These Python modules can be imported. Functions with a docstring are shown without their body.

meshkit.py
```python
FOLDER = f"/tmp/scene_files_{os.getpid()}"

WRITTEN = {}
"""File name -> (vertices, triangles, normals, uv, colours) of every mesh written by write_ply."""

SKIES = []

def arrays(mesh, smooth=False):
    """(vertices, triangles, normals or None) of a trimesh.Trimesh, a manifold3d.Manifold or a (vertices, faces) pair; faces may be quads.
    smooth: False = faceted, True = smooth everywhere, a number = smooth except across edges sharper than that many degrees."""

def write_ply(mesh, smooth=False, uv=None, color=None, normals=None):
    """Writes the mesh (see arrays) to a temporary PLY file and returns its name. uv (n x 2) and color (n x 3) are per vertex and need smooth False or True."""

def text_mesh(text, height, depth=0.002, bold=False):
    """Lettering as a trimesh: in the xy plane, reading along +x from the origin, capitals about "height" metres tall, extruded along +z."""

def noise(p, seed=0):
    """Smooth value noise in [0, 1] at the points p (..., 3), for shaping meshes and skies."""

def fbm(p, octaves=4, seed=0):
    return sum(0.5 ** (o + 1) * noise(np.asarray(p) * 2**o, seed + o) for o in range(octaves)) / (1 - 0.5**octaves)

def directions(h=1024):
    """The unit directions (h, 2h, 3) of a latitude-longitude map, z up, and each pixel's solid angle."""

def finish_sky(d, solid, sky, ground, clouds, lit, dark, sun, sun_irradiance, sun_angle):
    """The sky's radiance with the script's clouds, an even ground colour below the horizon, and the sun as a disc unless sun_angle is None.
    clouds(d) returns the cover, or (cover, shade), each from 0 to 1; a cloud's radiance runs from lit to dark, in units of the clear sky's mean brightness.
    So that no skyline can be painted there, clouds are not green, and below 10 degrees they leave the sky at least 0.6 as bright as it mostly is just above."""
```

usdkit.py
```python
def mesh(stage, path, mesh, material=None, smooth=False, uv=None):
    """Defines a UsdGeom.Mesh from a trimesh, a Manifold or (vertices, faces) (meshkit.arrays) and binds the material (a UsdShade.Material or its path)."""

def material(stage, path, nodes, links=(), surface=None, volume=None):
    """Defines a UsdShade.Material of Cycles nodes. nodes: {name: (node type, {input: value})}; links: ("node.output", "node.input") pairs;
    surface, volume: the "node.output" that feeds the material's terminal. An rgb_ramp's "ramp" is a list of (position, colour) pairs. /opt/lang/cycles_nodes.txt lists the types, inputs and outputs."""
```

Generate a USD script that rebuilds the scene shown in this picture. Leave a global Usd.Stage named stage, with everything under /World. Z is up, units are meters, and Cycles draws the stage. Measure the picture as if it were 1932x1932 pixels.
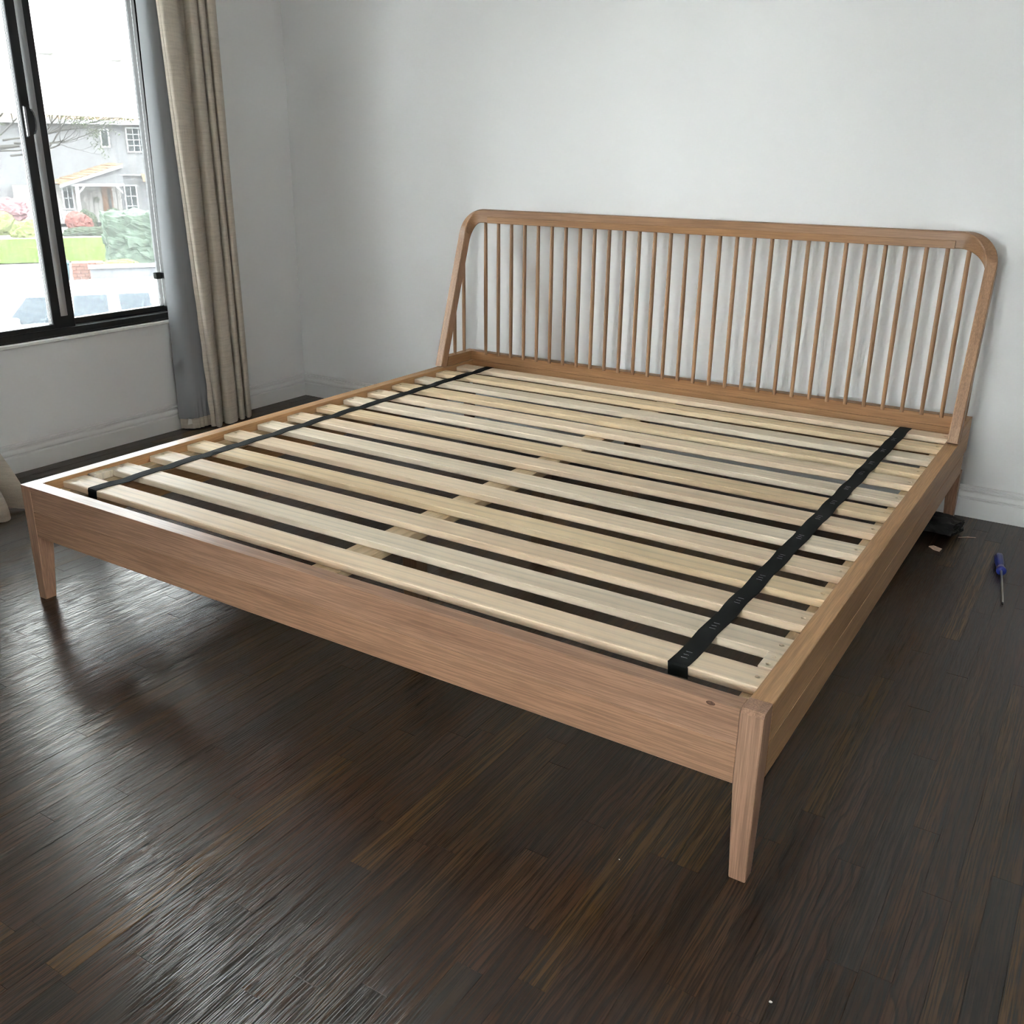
import math
import random
import numpy as np
import trimesh
import manifold3d as m3
import usdkit
import meshkit
from pxr import Usd, UsdGeom, UsdLux, UsdShade, Gf, Sdf

stage = Usd.Stage.CreateInMemory()
UsdGeom.SetStageUpAxis(stage, 'Z')
UsdGeom.SetStageMetersPerUnit(stage, 1.0)
UsdGeom.Xform.Define(stage, '/World')
UsdGeom.Scope.Define(stage, '/World/Looks')

# ------------------------------------------------------------------ camera, sky, exposure
CAM = np.array([2.3917, -1.3309, 1.1682])
YAW, PITCH, ROLL = math.radians(-32.3268), math.radians(-20.0636), math.radians(0.6528)
FPX, CY = 1804.755, 950.96
EXPOSURE = 0.0
SKY = 17.0
SUN = 6.0
TINT = 0.80
_fw = np.array([math.sin(YAW) * math.cos(PITCH), math.cos(YAW) * math.cos(PITCH), math.sin(PITCH)])
_rt = np.array([math.cos(YAW), -math.sin(YAW), 0])
_up = np.cross(_rt, _fw)
_r = math.cos(ROLL) * _rt + math.sin(ROLL) * _up
_u = -math.sin(ROLL) * _rt + math.cos(ROLL) * _up
cam = UsdGeom.Camera.Define(stage, '/World/camera')
cam.CreateHorizontalApertureAttr(36.0)
cam.CreateVerticalApertureAttr(36.0)
cam.CreateFocalLengthAttr(36.0 * FPX / 1932)
cam.CreateVerticalApertureOffsetAttr(36.0 * (CY - 966) / 1932)
cam.CreateClippingRangeAttr((0.02, 1000))
cam.CreateExposureAttr(EXPOSURE)
cam.AddTransformOp().Set(Gf.Matrix4d(*_r, 0, *_u, 0, *(-_fw), 0, *CAM, 1))

sky = UsdLux.DomeLight.Define(stage, '/World/sky_light')
sky.CreateIntensityAttr(SKY)
sky.CreateColorAttr(Gf.Vec3f(0.955, 0.966, 0.985))
# the sun stands behind the house across the street, high; the porch roof keeps it off the window
sun = UsdLux.DistantLight.Define(stage, '/World/sun_light')
sun.CreateIntensityAttr(SUN)
sun.CreateNormalizeAttr(True)
sun.CreateAngleAttr(0.53)
sun.CreateColorAttr(Gf.Vec3f(1.0, 0.95, 0.86))
_se = math.radians(52)
_sz = np.array([-0.62 * math.cos(_se), 0.785 * math.cos(_se), math.sin(_se)])
_sx = np.cross([0, 0, 1.0], _sz)
_sx /= np.linalg.norm(_sx)
_sy = np.cross(_sz, _sx)
sun.AddTransformOp().Set(Gf.Matrix4d(*_sx, 0, *_sy, 0, *_sz, 0, 0, 0, 0, 1))


def project(p):
    d = np.asarray(p, float) - CAM
    z = d @ _fw
    return 966 + FPX * (d @ _r) / z, CY - FPX * (d @ _u) / z, z


# ------------------------------------------------------------------ helpers
_names = {}


def numbered(name, parent='/World'):
    k = (str(parent), name)
    n = _names.get(k, 0)
    _names[k] = n + 1
    return f'{parent}/{name}' if n == 0 else f'{parent}/{name}_{n:03d}'


def tag(p, label=None, cat=None, group=None, kind=None):
    p = p.GetPrim() if hasattr(p, 'GetPrim') else p
    for k, v in (('label', label), ('category', cat), ('group', group), ('kind', kind)):
        if v:
            p.SetCustomDataByKey(k, v)
    return p


def thing(name, label=None, cat=None, loc=(0, 0, 0), rotz=0.0, group=None, kind=None):
    x = UsdGeom.Xform.Define(stage, numbered(name))
    if any(loc) or rotz:
        x.AddTranslateOp().Set(Gf.Vec3d(*loc))
        if rotz:
            x.AddRotateZOp().Set(math.degrees(rotz))
    return tag(x, label, cat, group, kind)


def obj(name, mesh, mat, parent=None, smooth=False, label=None, cat=None, group=None, kind=None):
    path = numbered(name, parent.GetPath() if parent is not None else '/World')
    m = usdkit.mesh(stage, path, mesh, mat, smooth=smooth)
    return tag(m, label, cat, group, kind)


def cat_(ms):
    return trimesh.util.concatenate([m if isinstance(m, trimesh.Trimesh) else trimesh.Trimesh(*meshkit.arrays(m)[:2], process=False) for m in ms])


def hull(pts):
    return trimesh.Trimesh(np.asarray(pts, float)).convex_hull if False else trimesh.convex.convex_hull(np.asarray(pts, float))


def bx(x0, x1, y0, y1, z0, z1, c=0.0):
    """box with chamfered edges"""
    if c <= 0:
        m = trimesh.creation.box((x1 - x0, y1 - y0, z1 - z0))
        m.apply_translation(((x0 + x1) / 2, (y0 + y1) / 2, (z0 + z1) / 2))
        return m
    pts = []
    for X, sx in ((x0, 1), (x1, -1)):
        for Y, sy in ((y0, 1), (y1, -1)):
            for Z, sz in ((z0, 1), (z1, -1)):
                pts += [(X + sx * c, Y + sy * c, Z), (X + sx * c, Y, Z + sz * c), (X, Y + sy * c, Z + sz * c)]
    return hull(pts)


def frustum(b, t, zb, zt, c=0.002):
    """tapered post between two rectangles (x0,x1,y0,y1)"""
    pts = []
    for (x0, x1, y0, y1), z in ((b, zb), (t, zt)):
        for X, sx in ((x0, 1), (x1, -1)):
            for Y, sy in ((y0, 1), (y1, -1)):
                pts += [(X + sx * c, Y, z), (X, Y + sy * c, z)]
    return hull(pts)


def rev(profile, segs=24):
    """profile [(r,z)] about z"""
    return trimesh.creation.revolve(np.asarray(profile, float), sections=segs)


def along(mesh, a, b):
    """z-axis mesh placed from a towards b"""
    a, b = np.asarray(a, float), np.asarray(b, float)
    T = trimesh.geometry.align_vectors([0, 0, 1], (b - a) / np.linalg.norm(b - a))
    T[:3, 3] = a
    m = mesh.copy()
    m.apply_transform(T)
    return m


def tube(pts, radii, sides=8):
    p = np.asarray(pts, float)
    t = np.gradient(p, axis=0)
    t /= np.linalg.norm(t, axis=1, keepdims=True) + 1e-12
    a = np.cross(t, np.where(np.abs(t[:, 2:]) < 0.9, [0, 0, 1.0], [1.0, 0, 0]))
    a /= np.linalg.norm(a, axis=1, keepdims=True) + 1e-12
    b, ang = np.cross(t, a), np.arange(sides) * 2 * np.pi / sides
    r = np.broadcast_to(radii, (len(p),))
    v = p[:, None] + r[:, None, None] * (np.cos(ang)[None, :, None] * a[:, None] + np.sin(ang)[None, :, None] * b[:, None])
    n = len(p)
    f = []
    for i in range(n - 1):
        for j in range(sides):
            k = (j + 1) % sides
            f += [(i * sides + j, i * sides + k, (i + 1) * sides + k), (i * sides + j, (i + 1) * sides + k, (i + 1) * sides + j)]
    v = v.reshape(-1, 3)
    for s, base in ((0, 0), (1, (n - 1) * sides)):
        for j in range(1, sides - 1):
            f.append((base, base + j + 1, base + j) if s == 0 else (base, base + j, base + j + 1))
    return trimesh.Trimesh(v, f, process=False)


def sheet(V, thick=None):
    """grid of points (n,m,3) to a mesh; with thick, closed with a second layer along the normals"""
    V = np.asarray(V, float)
    n, m = V.shape[:2]

    def faces(o, flip):
        f = []
        for i in range(n - 1):
            for j in range(m - 1):
                a, b, c, d = o + i * m + j, o + i * m + j + 1, o + (i + 1) * m + j + 1, o + (i + 1) * m + j
                f += [(a, b, c), (a, c, d)] if not flip else [(a, c, b), (a, d, c)]
        return f
    if thick is None:
        return trimesh.Trimesh(V.reshape(-1, 3), faces(0, False), process=False)
    du, dv = np.gradient(V, axis=0), np.gradient(V, axis=1)
    N = np.cross(du, dv)
    N /= np.linalg.norm(N, axis=2, keepdims=True) + 1e-12
    A, B = (V + N * thick / 2).reshape(-1, 3), (V - N * thick / 2).reshape(-1, 3)
    f = faces(0, True) + faces(n * m, False)
    o = n * m
    ring = [i * m for i in range(n)] + [(n - 1) * m + j for j in range(1, m)] + [i * m + m - 1 for i in range(n - 2, -1, -1)] + [j for j in range(m - 2, 0, -1)]
    for k in range(len(ring)):
        a, b = ring[k], ring[(k + 1) % len(ring)]
        f += [(a, b, o + b), (a, o + b, o + a)]
    t = trimesh.Trimesh(np.vstack([A, B]), f, process=False)
    return t


def prism(poly, z0, z1, plane='xy'):
    """convex or simple polygon extruded; plane 'xy' along z, 'xz' along y, 'yz' along x"""
    from shapely.geometry import Polygon
    m = trimesh.creation.extrude_polygon(Polygon(poly), z1 - z0, engine='earcut')
    m.apply_translation((0, 0, z0))
    v = m.vertices.copy()
    if plane == 'xz':
        m.vertices = np.stack([v[:, 0], v[:, 2], v[:, 1]], 1)
        m.invert()
    elif plane == 'yz':
        m.vertices = np.stack([v[:, 2], v[:, 0], v[:, 1]], 1)
    return m


# ------------------------------------------------------------------ materials
L = '/World/Looks/'


def plain(name, col, rough=0.5, spec=0.5, metal=0.0, var=0.0, vscale=6.0, bump=0.0, bscale=200.0, **kw):
    n = {'p': ('principled_bsdf', {'base_color': col, 'roughness': rough, 'specular_ior_level': spec, 'metallic': metal, **kw})}
    l = []
    if var or bump:
        n['g'] = ('geometry', {})
    if var:
        n['n'] = ('noise_texture', {'scale': vscale, 'detail': 4.0})
        n['r'] = ('rgb_ramp', {'ramp': [(0.3, [c * (1 - var) for c in col]), (0.7, [min(1, c * (1 + var)) for c in col])]})
        l += [('g.position', 'n.vector'), ('n.fac', 'r.fac'), ('r.color', 'p.base_color')]
    if bump:
        n['bn'] = ('noise_texture', {'scale': bscale, 'detail': 3.0})
        n['b'] = ('bump', {'strength': bump, 'distance': 0.002})
        l += [('g.position', 'bn.vector'), ('bn.fac', 'b.height'), ('b.normal', 'p.normal')]
    return usdkit.material(stage, L + name, n, l, surface='p.BSDF')


def wood(name, axis, light, mid, dark, grain=1.0, rough=0.45, spec=0.4, tone=0.15, pores=0.35, ring=0.5, bump=0.15, ringscale=9.0, coat=0.0, shift=(0, 0, 0), ior=1.5, poresharp=(0.42, 0.60), mbal=0.55, wdist=7.0):
    """procedural wood with the grain along the world axis; every piece gets its own offset and tone"""
    k = {'x': 0, 'y': 1, 'z': 2}[axis]

    def sc(al, ac):
        s = [ac * grain] * 3
        s[k] = al * grain
        return tuple(s)
    n = {
        'g': ('geometry', {}), 'oi': ('object_info', {}),
        'rnd': ('math', {'math_type': 'add'}),
        'wn': ('white_noise_texture', {'dimensions': '1D'}),
        'off': ('vector_math', {'math_type': 'multiply', 'vector2': (37.0, 53.0, 41.0)}),
        'add': ('vector_math', {'math_type': 'add'}),
        'ma': ('mapping', {'scale': sc(1.2, 14.0)}),
        'na': ('noise_texture', {'scale': 1.0, 'detail': 5.0, 'roughness': 0.6, 'distortion': 0.3}),
        'mb': ('mapping', {'scale': sc(mbal, 7.0)}),
        'w': ('wave_texture', {'wave_type': 'bands', 'bands_direction': {0: 'y', 1: 'x', 2: 'x'}[k], 'profile': 'saw', 'scale': ringscale / 7.0, 'distortion': wdist, 'detail': 2.0, 'detail_scale': 0.7, 'detail_roughness': 0.5}),
        'mc': ('mapping', {'scale': sc(9.0, 330.0)}),
        'nc': ('noise_texture', {'scale': 1.0, 'detail': 2.0, 'roughness': 0.6}),
        'rp': ('rgb_ramp', {'ramp': [(0.0, (0, 0, 0)), (poresharp[0], (0, 0, 0)), (poresharp[1], (1, 1, 1)), (1.0, (1, 1, 1))]}),
        'ra': ('rgb_ramp', {'ramp': [(0.25, dark), (0.5, mid), (0.75, light)]}),
        'rw': ('rgb_ramp', {'ramp': [(0.0, (1 - ring,) * 3), (0.35, (1, 1, 1)), (0.9, (1, 1, 1)), (1.0, (1 - ring,) * 3)]}),
        'm1': ('mix_color', {'blend_type': 'multiply', 'fac': 1.0}),
        'mp': ('rgb_ramp', {'ramp': [(0.0, (1 - pores,) * 3), (1.0, (1, 1, 1))]}),
        'm2': ('mix_color', {'blend_type': 'multiply', 'fac': 1.0}),
        'tn': ('map_range', {'from_min': 0.0, 'from_max': 1.0, 'to_min': 1 - tone, 'to_max': 1 + tone}),
        'm3': ('vector_math', {'math_type': 'scale'}),
        'bp': ('bump', {'strength': bump, 'distance': 0.0012}),
        'p': ('principled_bsdf', {'roughness': rough, 'specular_ior_level': spec, 'ior': ior, 'coat_weight': coat, 'coat_roughness': 0.2}),
    }
    l = [('oi.random', 'rnd.value1'), ('g.random_per_island', 'rnd.value2'), ('rnd.value', 'wn.w'),
         ('wn.color', 'off.vector1'), ('g.position', 'add.vector1'), ('off.vector', 'add.vector2'),
         ('add.vector', 'ma.vector'), ('ma.vector', 'na.vector'), ('na.fac', 'ra.fac'),
         ('add.vector', 'mb.vector'), ('mb.vector', 'w.vector'), ('w.fac', 'rw.fac'),
         ('add.vector', 'mc.vector'), ('mc.vector', 'nc.vector'), ('nc.fac', 'rp.fac'), ('rp.color', 'mp.fac'),
         ('ra.color', 'm1.a'), ('rw.color', 'm1.b'), ('m1.result', 'm2.a'), ('mp.color', 'm2.b'),
         ('wn.value', 'tn.value'), ('m2.result', 'm3.vector1'), ('tn.result', 'm3.scale'), ('m3.vector', 'p.base_color'),
         ('rp.color', 'bp.height'), ('bp.normal', 'p.normal')]
    return usdkit.material(stage, L + name, n, l, surface='p.BSDF')


WALL = plain('wall_paint', (0.825, 0.825, 0.82), 0.55, 0.25)
WALNUT = plain('dark_walnut', (0.055, 0.038, 0.028), 0.5, 0.3)
WALLG = plain('grey_wall_paint', (0.30, 0.30, 0.30), 0.6, 0.25)  # unseen walls, darkened to cut bounce light on the bed front
CEIL = plain('ceiling_paint', (0.87, 0.87, 0.86), 0.7, 0.2)
TRIM = plain('trim_paint', (0.80, 0.80, 0.79), 0.35, 0.4)
SILLP = plain('sill_paint', (0.84, 0.84, 0.82), 0.35, 0.4)
BLACKF = plain('black_frame', (0.008, 0.009, 0.010), 0.42, 0.22)
BLACKR = plain('black_rubber', (0.006, 0.006, 0.006), 0.6, 0.3, bump=0.8, bscale=60.0)
GREYF = plain('grey_sheen', (0.40, 0.41, 0.42), 0.38, 0.5, metal=0.85)  # grey colour standing for bright reflections on the black window metal
BEADL = plain('glazing_gasket', (0.55, 0.58, 0.58), 0.4, 0.5)
STRAP = plain('strap_webbing', (0.006, 0.007, 0.007), 0.85, 0.12, bump=0.6, bscale=900.0)
STEEL = plain('bright_steel', (0.72, 0.70, 0.66), 0.28, 0.5, metal=1.0)
STAPLE = plain('staple_wire', (0.75, 0.76, 0.76), 0.35, 0.5, metal=0.6)
HOLE = plain('screw_hole', (0.03, 0.022, 0.016), 0.8, 0.2)
DARKGAP = plain('subfloor', (0.012, 0.009, 0.007), 0.9, 0.1)
BLUEP = plain('blue_handle_plastic', (0.012, 0.022, 0.16), 0.22, 0.5, coat_weight=0.5)
PAPER = plain('paper_scrap', (0.75, 0.72, 0.66), 0.8, 0.2)
CHIPW = plain('chip_wood', (0.62, 0.46, 0.36), 0.7, 0.2, var=0.2, vscale=80.0)
LINING = plain('curtain_lining', (0.27, 0.278, 0.287), 0.75, 0.15)

# bed oak
OX = wood('oak_along_x', 'x', (0.43, 0.255, 0.165), (0.365, 0.208, 0.130), (0.275, 0.148, 0.090), tone=0.05, pores=0.28, ring=0.20, bump=0.08, rough=0.42)
OX2 = wood('oak_along_x_lower', 'x', (0.42, 0.245, 0.148), (0.35, 0.195, 0.117), (0.26, 0.138, 0.080), tone=0.04, pores=0.30, ring=0.24, bump=0.08, rough=0.42)
OY = wood('oak_along_y', 'y', (0.55, 0.33, 0.165), (0.47, 0.265, 0.125), (0.36, 0.19, 0.085), tone=0.05, pores=0.22, ring=0.18, bump=0.08, rough=0.40)
OZ = wood('oak_along_z', 'z', (0.44, 0.268, 0.175), (0.38, 0.218, 0.140), (0.29, 0.157, 0.096), tone=0.05, pores=0.28, ring=0.18, bump=0.1, rough=0.42)
OXB = wood('oak_golden_along_x', 'x', (0.43, 0.24, 0.115), (0.365, 0.19, 0.085), (0.28, 0.14, 0.06), tone=0.06, pores=0.22, ring=0.2, bump=0.06, rough=0.38)
OSP = wood('oak_spindle', 'z', (0.40, 0.235, 0.13), (0.33, 0.185, 0.10), (0.25, 0.135, 0.07), tone=0.12, pores=0.2, ring=0.12, bump=0.04, rough=0.42)
SLATS = [
    wood('slat_poplar', 'x', (0.90, 0.74, 0.55), (0.84, 0.665, 0.475), (0.71, 0.52, 0.345), tone=0.05, pores=0.08, ring=0.14, bump=0.03, rough=0.55, ringscale=12.0),
    wood('slat_poplar_pale', 'x', (0.90, 0.78, 0.61), (0.84, 0.71, 0.54), (0.69, 0.56, 0.41), tone=0.05, pores=0.08, ring=0.16, bump=0.03, rough=0.55, ringscale=14.0),
    wood('slat_poplar_warm', 'x', (0.86, 0.69, 0.46), (0.78, 0.60, 0.38), (0.63, 0.45, 0.27), tone=0.05, pores=0.08, ring=0.2, bump=0.03, rough=0.55, ringscale=10.0),
]
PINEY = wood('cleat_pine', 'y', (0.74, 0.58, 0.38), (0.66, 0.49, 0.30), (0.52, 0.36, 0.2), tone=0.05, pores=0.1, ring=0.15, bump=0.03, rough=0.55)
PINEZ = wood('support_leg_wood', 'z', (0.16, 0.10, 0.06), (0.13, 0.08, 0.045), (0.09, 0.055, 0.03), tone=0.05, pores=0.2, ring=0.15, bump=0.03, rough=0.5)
# floor planks
_fl = [
    ((0.0487, 0.0224, 0.0090), (0.0349, 0.0149, 0.0056), (0.0187, 0.0075, 0.0027)),
    ((0.0387, 0.0181, 0.0085), (0.0268, 0.0117, 0.0051), (0.0137, 0.0058, 0.0026)),
    ((0.0587, 0.0298, 0.0112), (0.0437, 0.0208, 0.0074), (0.0250, 0.0107, 0.0036)),
    ((0.0312, 0.0186, 0.0117), (0.0225, 0.0130, 0.0081), (0.0131, 0.0075, 0.0045)),
    ((0.0462, 0.0224, 0.0117), (0.0324, 0.0149, 0.0077), (0.0168, 0.0075, 0.0036)),
    ((0.0811, 0.0415, 0.0125), (0.0612, 0.0298, 0.0083), (0.0349, 0.0155, 0.0043)),
]
FLOORS = [wood(f'floor_oak_{"abcdef"[i]}', 'y', *c, tone=0.18, pores=(0.72, 0.5, 0.72, 0.6, 0.5, 0.72)[i], ring=(0.55, 0.68, 0.5, 0.5, 0.7, 0.6)[i], bump=0.36, rough=0.22, spec=0.5, ior=1.56, ringscale=(9.0, 15.0, 7.0, 12.0, 19.0, 15.0)[i],
               mbal=(0.55, 1.7, 0.55, 1.2, 2.1, 0.55)[i], wdist=(7.0, 12.0, 7.0, 10.0, 13.0, 7.0)[i], poresharp=(0.40, 0.56)) for i, c in enumerate(_fl)]


def linen(name, a, b):
    n = {'g': ('geometry', {}),
         'm1': ('mapping', {'scale': (30.0, 30.0, 900.0)}), 'n1': ('noise_texture', {'scale': 1.0, 'detail': 2.0}),
         'm2': ('mapping', {'scale': (900.0, 900.0, 22.0)}), 'n2': ('noise_texture', {'scale': 1.0, 'detail': 2.0}),
         'm3': ('mapping', {'scale': (4.0, 4.0, 120.0)}), 'n3': ('noise_texture', {'scale': 1.0, 'detail': 3.0}),
         's': ('math', {'math_type': 'add'}), 's2': ('math', {'math_type': 'multiply_add', 'value2': 0.8}),
         'r': ('rgb_ramp', {'ramp': [(0.45, b), (0.85, a)]}),
         'd': ('math', {'math_type': 'multiply', 'value2': 0.55}),
         'bp': ('bump', {'strength': 0.35, 'distance': 0.001}),
         'p': ('principled_bsdf', {'roughness': 0.85, 'specular_ior_level': 0.2, 'sheen_weight': 0.15}),
         'tr': ('translucent_bsdf', {'color': tuple(0.8 * c for c in a)}), 'mx': ('mix_closure', {'fac': 0.10})}
    l = [('g.position', 'm1.vector'), ('m1.vector', 'n1.vector'), ('g.position', 'm2.vector'), ('m2.vector', 'n2.vector'),
         ('g.position', 'm3.vector'), ('m3.vector', 'n3.vector'), ('n1.fac', 's.value1'), ('n2.fac', 's.value2'),
         ('n3.fac', 's2.value1'), ('s.value', 's2.value3'), ('s2.value', 'd.value1'), ('d.value', 'r.fac'), ('r.color', 'p.base_color'),
         ('s.value', 'bp.height'), ('bp.normal', 'p.normal'), ('p.BSDF', 'mx.closure1'), ('tr.BSDF', 'mx.closure2')]
    return usdkit.material(stage, L + name, n, l, surface='mx.closure')


LINEN = linen('linen_cloth', (0.66, 0.585, 0.49), (0.42, 0.36, 0.295))


def pane_mat(name, tint, veil=0.0):
    n = {'t': ('transparent_bsdf', {'color': tint}), 'gl': ('glossy_bsdf', {'color': (1, 1, 1), 'roughness': 0.02}),
         'f': ('fresnel', {'IOR': 1.45}), 'fs': ('math', {'math_type': 'multiply', 'value2': 0.8}), 'm': ('mix_closure', {})}
    l = [('f.fac', 'fs.value1'), ('fs.value', 'm.fac'), ('gl.BSDF', 'm.closure2')]
    if veil:
        n['du'] = ('translucent_bsdf', {'color': (0.85, 0.88, 0.88)})
        n['md'] = ('mix_closure', {'fac': veil})
        l += [('t.BSDF', 'md.closure1'), ('du.BSDF', 'md.closure2'), ('md.closure', 'm.closure1')]
    else:
        l += [('t.BSDF', 'm.closure1')]
    return usdkit.material(stage, L + name, n, l, surface='m.closure')


PANE_T = pane_mat('tinted_window_glass', (TINT * 0.97, TINT, TINT * 1.0), 0.011)  # tint dims the street view; a translucent veil paints haze over it
PANE_C = pane_mat('clear_window_glass', (0.95, 0.97, 0.96))

# outdoors
O_WHITE = plain('porch_white_paint', (0.80, 0.80, 0.78), 0.5, 0.0)
O_WALL = plain('house_stucco', (0.050, 0.050, 0.051), 0.8, 0.0)
O_BOARD = plain('house_board', (0.069, 0.066, 0.062), 0.7, 0.0)
O_TRIMW = plain('house_trim', (0.112, 0.115, 0.115), 0.5, 0.0)
O_GLASS = plain('house_window_glass', (0.015, 0.017, 0.018), 0.5, 0.0)
O_DOOR = plain('house_door_wood', (0.043, 0.026, 0.017), 0.5, 0.0)
O_DARK = plain('dark_louvre', (0.026, 0.028, 0.026), 0.6, 0.0)
O_SHING = plain('shingle_clay', (0.073, 0.049, 0.032), 0.85, 0.0, var=0.35, vscale=3.0)
O_ASPH = plain('asphalt', (0.050, 0.050, 0.053), 0.9, 0.0, var=0.15, vscale=0.35)
O_GROUND = plain('yard_earth', (0.079, 0.074, 0.066), 0.95, 0.0, var=0.2, vscale=0.6)
O_LAWN = plain('lawn_grass', (0.019, 0.032, 0.007), 0.9, 0.0, var=0.3, vscale=1.2)
O_HEDGE = plain('hedge_leaves', (0.027, 0.036, 0.027), 0.8, 0.0, var=0.45, vscale=3.5)
O_RED = plain('red_blossom', (0.050, 0.021, 0.018), 0.8, 0.0, var=0.4, vscale=4.0)
O_PINK = plain('pink_blossom', (0.065, 0.038, 0.040), 0.8, 0.0, var=0.4, vscale=4.0)
O_DKBUSH = plain('dark_bush_leaves', (0.015, 0.019, 0.013), 0.8, 0.0, var=0.4, vscale=4.0)
O_YELLOW = plain('yellow_green_leaves', (0.045, 0.052, 0.020), 0.8, 0.0, var=0.35, vscale=4.0)
O_GREEN = plain('tree_leaves', (0.020, 0.025, 0.012), 0.8, 0.0, var=0.4, vscale=3.0)
O_BARK = plain('tree_bark', (0.018, 0.017, 0.015), 0.9, 0.0)
O_CAR = plain('car_white_paint', (0.22, 0.225, 0.23), 0.4, 0.0)
O_CARGL = plain('car_glass', (0.022, 0.027, 0.031), 0.5, 0.0)
O_TIRE = plain('car_tyre', (0.03, 0.03, 0.03), 0.8, 0.0)
O_REFLECT = plain('reflector_pale', (0.55, 0.54, 0.51), 0.9, 0.0, var=0.1, vscale=1.0)
O_BRICK = plain('brick_red', (0.059, 0.031, 0.024), 0.9, 0.0, var=0.3, vscale=9.0)
O_BIN = plain('teal_bin_plastic', (0.023, 0.044, 0.051), 0.5, 0.0)
O_STONE = plain('grey_wall_stone', (0.059, 0.061, 0.065), 0.9, 0.0, var=0.15, vscale=2.0)

# ------------------------------------------------------------------ room shell
XW, YW = -1.094, 2.175          # left and back wall faces
XR, YF, HC = 3.3, -4.2, 2.55     # right wall, front wall, ceiling
T = 0.15
TL = 0.08                        # the window wall is thinner at the opening
W1 = (0.35, 1.425, 0.484, 2.16)  # window_1 y0,y1,z0,z1 (left wall)
W2 = (0.98, 2.30, 0.90, 2.06)     # window_2 x0,x1,z0,z1 (front wall)
W3 = (-1.28, -0.86, 0.80, 2.10)     # window_3 y0,y1,z0,z1 (right wall)


def wall_x(x, y0, y1, hole, outside, T=T):
    a, b, c, d = hole
    xs = sorted((x, x + outside * T))
    return cat_([bx(*xs, y0, a, 0, HC), bx(*xs, b, y1, 0, HC), bx(*xs, a, b, 0, c), bx(*xs, a, b, d, HC)])


def wall_y(y, x0, x1, hole, outside):
    ys = sorted((y, y + outside * T))
    if hole is None:
        return bx(x0, x1, *ys, 0, HC)
    a, b, c, d = hole
    return cat_([bx(x0, a, *ys, 0, HC), bx(b, x1, *ys, 0, HC), bx(a, b, *ys, d, HC)] + ([bx(a, b, *ys, 0, c)] if c > 0.001 else []))


obj('wall_left', wall_x(XW, YF, YW, W1, -1, TL), WALL, kind='structure', label='white painted left wall with the black framed window')
obj('wall_back', wall_y(YW, XW - T, XR + T, None, 1), WALL, kind='structure', label='white painted wall behind the headboard')
obj('wall_right', wall_x(XR, YF, YW, W3, 1), WALL, kind='structure', label='white painted right wall beside the bed')
obj('wall_front', wall_y(YF, XW - T, XR + T, W2, -1), WALLG, kind='structure', label='grey painted wall facing the headboard wall')
obj('ceiling', bx(XW - T, XR + T, YF - T, YW + T, HC, HC + 0.12), CEIL, kind='structure', label='white ceiling over the bedroom')


obj('wall_closet', bx(XW, 1.12, YF, -2.5, 0, HC), WALLG, kind='structure', label='added unseen grey wall block shading the bed front and room corner')  # made-up block out of view, keeps front window light off apron and corner


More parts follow.
